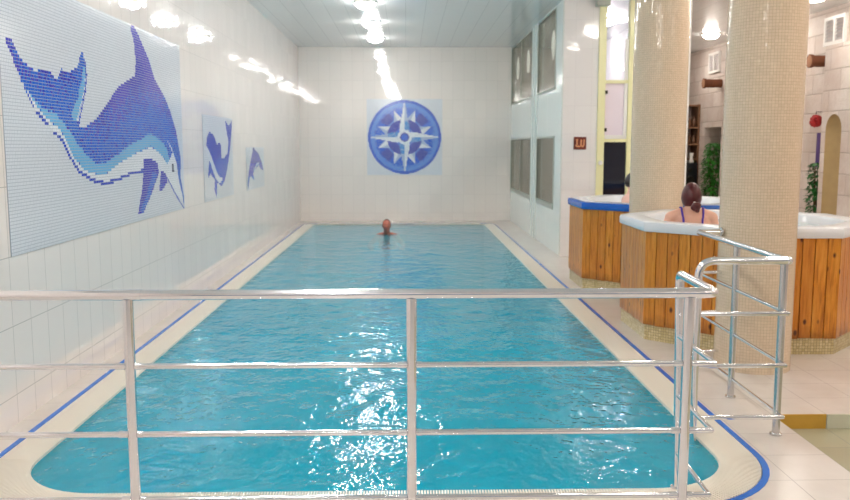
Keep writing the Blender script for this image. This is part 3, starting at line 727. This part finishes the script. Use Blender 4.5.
t=thing('hanging_flower_ball','small red flower ball hanging on the stone wall above the purple cloth','flower ball',(6.3,12.95,2.0))
p=MB(); R_=random.Random(4)
for k in range(60):
    a=R_.uniform(0,2*PI); b=math.asin(R_.uniform(-1,1)); d=Vector((math.cos(a)*math.cos(b),math.sin(a)*math.cos(b),math.sin(b))); c=Vector((6.29,12.95,1.98))+d*.07; p.ball(c,.03,0,8,5)
p.build('petals',M['red'],t,180); p=MB(); p.tube([(6.29,12.95,2.05),(6.29,12.95,2.12),(6.4,12.95,2.12)],.006,8); p.build('hook',M['hinge'],t)
p=MB(); n=10
for i in range(n):
    xa,xb=6.315+.08*i/n,6.315+.08*(i+1)/n; a,b=12.93+.012*math.sin(i*1.7),12.93+.012*math.sin((i+1)*1.7)
    p.mesh([(xa,a,1.28),(xb,b,1.28),(xb,b,1.80),(xa,a,1.80),(xa,a+.012,1.28),(xb,b+.012,1.28),(xb,b+.012,1.80),(xa,a+.012,1.80)],[(0,1,2,3),(4,7,6,5),(3,2,6,7),(0,4,5,1)])
tag(p.build('wall_cloth',M['purple']),'narrow purple cloth hanging on the stone wall left of the arched niche','cloth')
# shelf unit with jars
t=thing('shelf_unit','tall narrow brown shelf unit against the far stone wall','shelf',(6.2,18.75,0))
p=MB(); p.box(5.98,6.02,18.4,18.9,0,2.5); p.box(6.36,6.395,18.4,18.9,0,2.5); p.build('side_panel',M['shelf'],t)
p=MB(); p.box(6.02,6.36,18.87,18.9,0,2.5); p.build('back_panel',M['corridor'],t)
for z in(.05,.62,1.3,1.62,1.98,2.46): p=MB(); p.box(6.02,6.36,18.4,18.87,z,z+.03); p.build('shelf',M['shelf'],t)
k=0
for z in(1.65,2.01):
    for x,l in((6.10,'left'),(6.2,'middle'),(6.3,'right')):
        p=MB(); h=.2+.03*(k%2); p.lathe([(.032,0),(.04,.02),(.04,h*.6),(.018,h*.8),(.018,h),(0,h)],(x,18.5,z),14); j=p.build('jar',M['jar'],None,40)
        tag(j,'%s of the brown jars on the %s shelf of the far shelf unit'%(l,'lower' if z<1.8 else 'upper'),'jar','brown jars on the shelf unit'); k+=1
t=thing('loudspeaker','black box loudspeaker behind the dark haired woman, in the shelf unit','loudspeaker',(6.19,18.5,.65))
p=MB(); p.box(6.03,6.345,18.3,18.7,.652,1.24,bev=.012); p.build('cabinet',M['black'],t,40)
p=MB(); p.lathe([(.0,-.006),(.08,-.008),(.1,-.012),(.11,0)],(6.19,18.3,.84),24,axis='y'); p.lathe([(.0,-.006),(.04,-.008),(.05,0)],(6.19,18.3,1.08),20,axis='y'); p.build('driver',M['hinge'],t,40)
p=MB(); p.lathe([(.05,0),(.055,.02),(.03,.1),(.045,.2),(.04,.21),(0,.21)],(6.22,18.36,1.241),20)
tag(p.build('white_vase',M['white'],None,50),'small white vase standing on the black loudspeaker','vase')

# ------------------------------------------------------------------ people
def capsule(mb,a,b,ra,rb,n=14,ends=4):
    a,b=Vector(a),Vector(b); d=(b-a); L=d.length; d=d/L; P=[];R=[]
    for k in range(ends): t=PI/2*(1-k/ends); P.append(a-d*ra*math.sin(t)); R.append(max(.0008,ra*math.cos(t)))
    for k in range(5): P.append(a.lerp(b,k/4)); R.append(ra+(rb-ra)*k/4)
    for k in range(1,ends+1): t=PI/2*k/ends; P.append(b+d*rb*math.sin(t)); R.append(max(.0008,rb*math.cos(t)))
    mb.tube(P,R,n)
def headverts(mb,T,scale=1.,hair=None):
    """a head about the origin: x right, y to the face, z up; T maps to the world"""
    nu,nv=40,28; vs=[]
    def shape(az,el):
        d=Vector((math.cos(el)*math.sin(az),math.cos(el)*math.cos(az),math.sin(el)))
        w,dp,h=.074,.095,.116
        p=Vector((d.x*w,d.y*dp,d.z*h)); zz=d.z
        if zz<0:
            k=1-.30*(-zz)**1.3; p.x*=k
            if d.y<0: p.y*=1-.35*(-zz)
            else: p.y*=1-.06*(-zz)
        if d.y>0 and not hair:
            g=lambda cx,cz,sx,sz: math.exp(-((p.x-cx)/sx)**2-((p.z-cz)/sz)**2)
            f=0
            f-=.013*(g(.031,.004,.016,.012)+g(-.031,.004,.016,.012))     # eye sockets
            f+=.006*g(0,.026,.045,.01)                                    # brow
            f+=.021*g(0,-.026,.011,.014)+.012*g(0,-.008,.008,.02)         # nose
            f+=.006*(g(0,-.058,.024,.006)+g(0,-.070,.02,.006))-.004*g(0,-.064,.022,.003)  # lips
            f+=.008*g(0,-.098,.02,.014)                                   # chin
            f+=.005*(g(.042,-.025,.02,.02)+g(-.042,-.025,.02,.02))
            p.y+=f*min(1,d.y*2)
        return p
    for i in range(nv+1):
        el=-PI/2+PI*i/nv
        for j in range(nu):
            p=shape(2*PI*j/nu,max(-PI/2+.02,min(PI/2-.02,el)))
            if hair: p=hair(p)
            vs.append(T@(p*scale))
    fs=[(i*nu+j,i*nu+(j+1)%nu,(i+1)*nu+(j+1)%nu,(i+1)*nu+j) for i in range(nv) for j in range(nu)]+[tuple(range(nu))[::-1],tuple(nv*nu+j for j in range(nu))]
    mb.mesh(vs,[f[::-1] for f in fs])
def fuse(mb,name,mat,parent,voxel=.007,smooth=4,loc=(0,0,0)):
    me=bpy.data.meshes.new('w'); me.from_pydata(mb.v,[],mb.f); o=bpy.data.objects.new('w',me); COL.objects.link(o)
    r=o.modifiers.new('r','REMESH'); r.mode='VOXEL'; r.voxel_size=voxel
    s=o.modifiers.new('s','SMOOTH'); s.iterations=smooth; s.factor=.5
    dg=bpy.context.evaluated_depsgraph_get(); n=bpy.data.meshes.new_from_object(o.evaluated_get(dg)); bpy.data.objects.remove(o)
    n.name=name; n.materials.clear(); n.materials.append(mat)
    for p in n.polygons: p.use_smooth=True
    n.transform(Matrix.Translation(-Vector(loc)))
    q=bpy.data.objects.new(name,n); COL.objects.link(q)
    if parent: q.parent=parent; q.location=Vector(loc)-WORLD.get(parent.name,Vector())
    WORLD[q.name]=Vector(loc); return q
def hand(mb,wr,d,up,side):
    """palm and five curled fingers from wrist wr along d; side: unit vector towards the thumb"""
    d=Vector(d).normalized(); side=(Vector(side)-d*d.dot(Vector(side))).normalized(); nrm=d.cross(side)
    if nrm.z<0: nrm=-nrm
    wr=Vector(wr); 
    for k in range(4):
        o=side*(.03-.02*k); capsule(mb,wr+o*.6,wr+d*.085+o,.016,.013,10)
        L=(.07,.078,.072,.056)[k]; a=wr+d*.085+o; b=a+(d*.9-nrm*.25)*L*.5; c=b+(d*.7-nrm*.6)*L*.5
        capsule(mb,a,b,.0105,.0095,10); capsule(mb,b,c,.0095,.008,10)
    a=wr+d*.03+side*.03; b=a+(d*.6+side*.7-nrm*.2)*.045; c=b+(d*.85+side*.2-nrm*.3)*.035
    capsule(mb,a,b,.014,.011,10); capsule(mb,b,c,.011,.009,10)
def figure(name,label,base,yaw,skin,J,loc=None):
    """J: local joints (y forward). Returns root, body, transform"""
    T=Matrix.Translation(Vector(base))@Matrix.Rotation(yaw,4,'Z'); root=thing(name,label,'person',base); mb=MB()
    g=lambda p: T@Vector(p)
    # torso: lofted ellipses along pelvis - waist - chest - shoulders
    rings=[];n=24
    for (c,rx,ry,ax) in J['torso']:
        c=Vector(c); fx=Vector((1,0,0)); fy=Vector(ax)
        rings.append([g(c+fx*rx*math.cos(2*PI*k/n)+fy*ry*math.sin(2*PI*k/n)) for k in range(n)])
    mb.mesh([v for r in rings for v in r],[(i*n+j,(i+1)*n+j,(i+1)*n+(j+1)%n,i*n+(j+1)%n) for i in range(len(rings)-1) for j in range(n)]+[tuple(range(n)),tuple((len(rings)-1)*n+j for j in range(n))[::-1]])
    for a,b,ra,rb in J['limbs']: capsule(mb,g(a),g(b),ra,rb)
    for wr,d,sd in J['hands']: hand(mb,g(wr),T.to_3x3()@Vector(d),None,T.to_3x3()@Vector(sd))
    hc,hyaw,hpitch=J['head']; H=T@Matrix.Translation(Vector(hc))@Matrix.Rotation(hyaw,4,'Z')@Matrix.Rotation(hpitch,4,'X')
    headverts(mb,H)
    for sx in(-1,1):
        e=MB(); e.ball((0,0,0),(.008,.018,.03),0,10,8); mb.mesh([H@(Vector(v)+Vector((sx*.073,-.008,-.004))) for v in e.v],e.f)
    body=fuse(mb,'body',skin,root,loc=base)
    for sx in(-1,1):
        e=MB(); c=H@Vector((sx*.031,.070,.005)); e.ball(c,.0105,0,12,8); ey=e.build('eye',M['eye'],root,180)
        e=MB(); d=(H.to_3x3()@Vector((0,1,0))); e.ball(c+d*.0068,.0056,0,10,6); e.build('iris',M['iris'],ey,180)
    return root,body,T,H
def sit_legs(): 
    L=[]
    for s in(-1,1): L+= [((s*.09,.0,.0),(s*.11,.38,.03),.082,.058),((s*.11,.38,.03),(s*.11,.42,-.20),.055,.045)]
    return L
ax=(0,1,0)
seated=dict(torso=[((0,-.01,-.08),.05,.04,ax),((0,-.01,-.06),.15,.10,ax),((0,-.01,.02),.17,.115,ax),((0,0,.14),.145,.10,ax),((0,0,.24),.132,.092,ax),((0,-.005,.36),.152,.102,ax),((0,-.01,.46),.165,.10,ax),((0,-.015,.53),.155,.082,ax),((0,-.015,.575),.10,.06,ax),((0,-.01,.60),.055,.05,ax)],
  limbs=sit_legs()+[((0,-.012,.57),(0,.0,.635),.056,.05)],hands=[],head=((0,.02,.682),0,0))
for s in(-1,1):
    sh,el,wr=(s*.163,-.01,.52),(s*.235,.03,.26),(s*.2,.24,.2)
    seated['limbs']+=[((s*.07,-.015,.555),sh,.052,.052),(sh,el,.05,.04),(el,wr,.04,.028)]
    seated['hands']+=[(wr,(-s*.2,1,0),(-s,0,.2))]
def hairmass(p):
    q=p.copy(); return Vector((q.x*1.13,q.y*1.08-.014,q.z*1.09+.006))
def hair_cap(mb,H,cut):
    """closed scalp cap: the part of the head where cut(p) holds is grown, the rest sinks inside"""
    def f(p):
        k=cut(p); return Vector((p.x,p.y,p.z))*(1+.12*k if k>0 else .9)+Vector((0,-.006*max(k,0),0))
    headverts(mb,H,1.,f)
smooth01=lambda a,b,x: max(0,min(1,(x-a)/(b-a)))
# woman in the near tub, back to the camera
W_,body,T,H=figure('person','woman with dark bun and violet straps sitting in the near tub, back turned',(2.365,6.93,.49),-.15,M['skin'],seated)
mb=MB(); hair_cap(mb,H,lambda p: smooth01(.055,.02,p.y-max(0,p.z-.03)*.9)*smooth01(-.085,-.05,p.z))
hb=fuse(mb,'hair',M['hair'],W_,.005,2,(2.365,6.93,.49))
bn=MB(); R_=random.Random(2)
for k in range(16):
    q=Vector((.012+R_.uniform(-.022,.022),-.118+R_.uniform(-.02,.01),-.066+R_.uniform(-.035,.03))); bn.ball(H@q,R_.uniform(.018,.028),0,10,8)
fuse(bn,'hair_bun',M['hair'],W_,.005,2,(2.365,6.93,.49))
c=MB(); c.ball(H@Vector((.005,-.128,-.03)),(.012,.006,.008),0,12,8); c.build('hair_clip',M['clip'],W_,180)
def strap(parent,body,T,pts,r,ray,name='strap'):
    bvh=BVHTree.FromPolygons([body.matrix_basis.translation*0+v.co+WORLD[body.name] for v in body.data.vertices],[p.vertices for p in body.data.polygons])
    out=[]
    for a,b in zip(pts,pts[1:]):
        for k in range(8):
            q=T@Vector(a).lerp(Vector(b),k/8); h=bvh.find_nearest(q)
            out.append(h[0]+h[1]*r*.35)
    mb=MB(); mb.tube(out,r,8); return mb.build(name,M['suit'],parent,60)
for s in(-1,1):
    strap(W_,body,T,[(s*.075,.09,.42),(s*.085,.05,.53),(s*.085,-.03,.60),(s*.085,-.12,.52),(s*.08,-.14,.42),(s*.075,-.14,.30)],.0085,None,'shoulder_strap')
mb=MB(); rr=[];n=32
for z,rx,ry in((.08,.166,.116),(.16,.15,.106),(.25,.142,.1),(.30,.15,.105)):
    rr.append([T@Vector((rx*math.cos(2*PI*k/n),ry*math.sin(2*PI*k/n)-.005,z)) for k in range(n)])
mb.mesh([v for r in rr for v in r],[(i*n+j,i*n+(j+1)%n,(i+1)*n+(j+1)%n,(i+1)*n+j) for i in range(len(rr)-1) for j in range(n)]); mb.build('swimsuit',M['suit'],W_,180)
# man in the far tub, in profile
import copy
s2=copy.deepcopy(seated); s2['head']=((0,.02,.725),.12,0)
P_,body2,T2,H2=figure('person','person with short black hair sitting in the farther blue rimmed tub, half behind the column',(2.6,9.66,.45),-PI/2+.1,M['skin_pale'],s2)
mb=MB(); hair_cap(mb,H2,lambda p: smooth01(.06,.03,p.y-max(0,p.z-.045)*1.2)*smooth01(-.05,-.02,p.z)); fuse(mb,'hair',M['hair_black'],P_,.005,2,(2.6,9.66,.45))
# swimmer, chin above the water, coming towards the camera
sw=dict(torso=[((0,-.98,-.30),.05,.04,(0,.3,.95)),((0,-.95,-.295),.15,.09,(0,.3,.95)),((0,-.85,-.28),.17,.11,(0,.3,.95)),((0,-.70,-.24),.15,.10,(0,.3,.95)),((0,-.55,-.20),.16,.105,(0,.3,.95)),((0,-.38,-.14),.19,.115,(0,.35,.94)),((0,-.26,-.085),.175,.10,(0,.4,.92)),((0,-.17,-.035),.16,.075,(0,.5,.86)),((0,-.11,-.005),.075,.06,(0,.6,.8))],
  limbs=[((0,-.13,-.01),(0,-.03,.09),.062,.056)],hands=[],head=((0,0,.165),0,.12))
for s in(-1,1):
    sh,el,wr=(s*.17,-.2,-.06),(s*.3,-.02,-.18),(s*.3,.24,-.2)
    sw['limbs']+=[((s*.08,-.17,-.03),sh,.06,.06),(sh,el,.055,.043),(el,wr,.043,.03),((s*.09,-.95,-.3),(s*.14,-1.35,-.36),.085,.06),((s*.14,-1.35,-.36),(s*.12,-1.75,-.34),.056,.04),((s*.12,-1.75,-.34),(s*.13,-1.93,-.40),.04,.025)]
    sw['hands']+=[(wr,(-s*.3,1,0),(-s,0,.3))]
S_,body3,T3,H3=figure('person','swimmer with short brown hair, head and shoulders above the water in the pool',(-.355,15.25,-.0),PI,M['skin_red'],sw)
mb=MB(); hair_cap(mb,H3,lambda p: smooth01(.03,.0,p.y-max(0,p.z-.07)*1.)*smooth01(-.03,.01,p.z+max(0,-p.y)*.4)*.6); fuse(mb,'hair',M['hair_grey'],S_,.005,2,(-.355,15.25,0))
m_=MB(); m_.ball(H3@Vector((0,.0925,-.064)),(.022,.006,.006),0,12,6); m_.build('lips',M['lip'],S_,180)

# ------------------------------------------------------------------ camera, world, view
f_=843.; th=math.atan(104/f_); ps=math.atan(19/f_*math.cos(th))
cam=bpy.data.cameras.new('camera'); co=bpy.data.objects.new('camera',cam); COL.objects.link(co)
cam.sensor_width=36.; cam.lens=f_/850*36; cam.clip_start=.05; cam.clip_end=100
co.location=(0,0,1.6); co.rotation_euler=(PI/2-th,0,-ps)
cam.dof.use_dof=True; cam.dof.focus_distance=4.3; cam.dof.aperture_fstop=4.
SC.camera=co
w=bpy.data.worlds.new('world'); SC.world=w; w.use_nodes=True; w.node_tree.nodes['Background'].inputs[0].default_value=(.9,.95,1,1); w.node_tree.nodes['Background'].inputs[1].default_value=.3
SC.view_settings.view_transform='Standard'; SC.view_settings.look='None'; SC.view_settings.gamma=1.; SC.view_settings.exposure=.85
SC.cycles.use_denoising=True; SC.cycles.max_bounces=10; SC.cycles.diffuse_bounces=6; SC.cycles.glossy_bounces=5; SC.cycles.transparent_max_bounces=12
SC.cycles.sample_clamp_indirect=40.; SC.cycles.use_light_tree=True
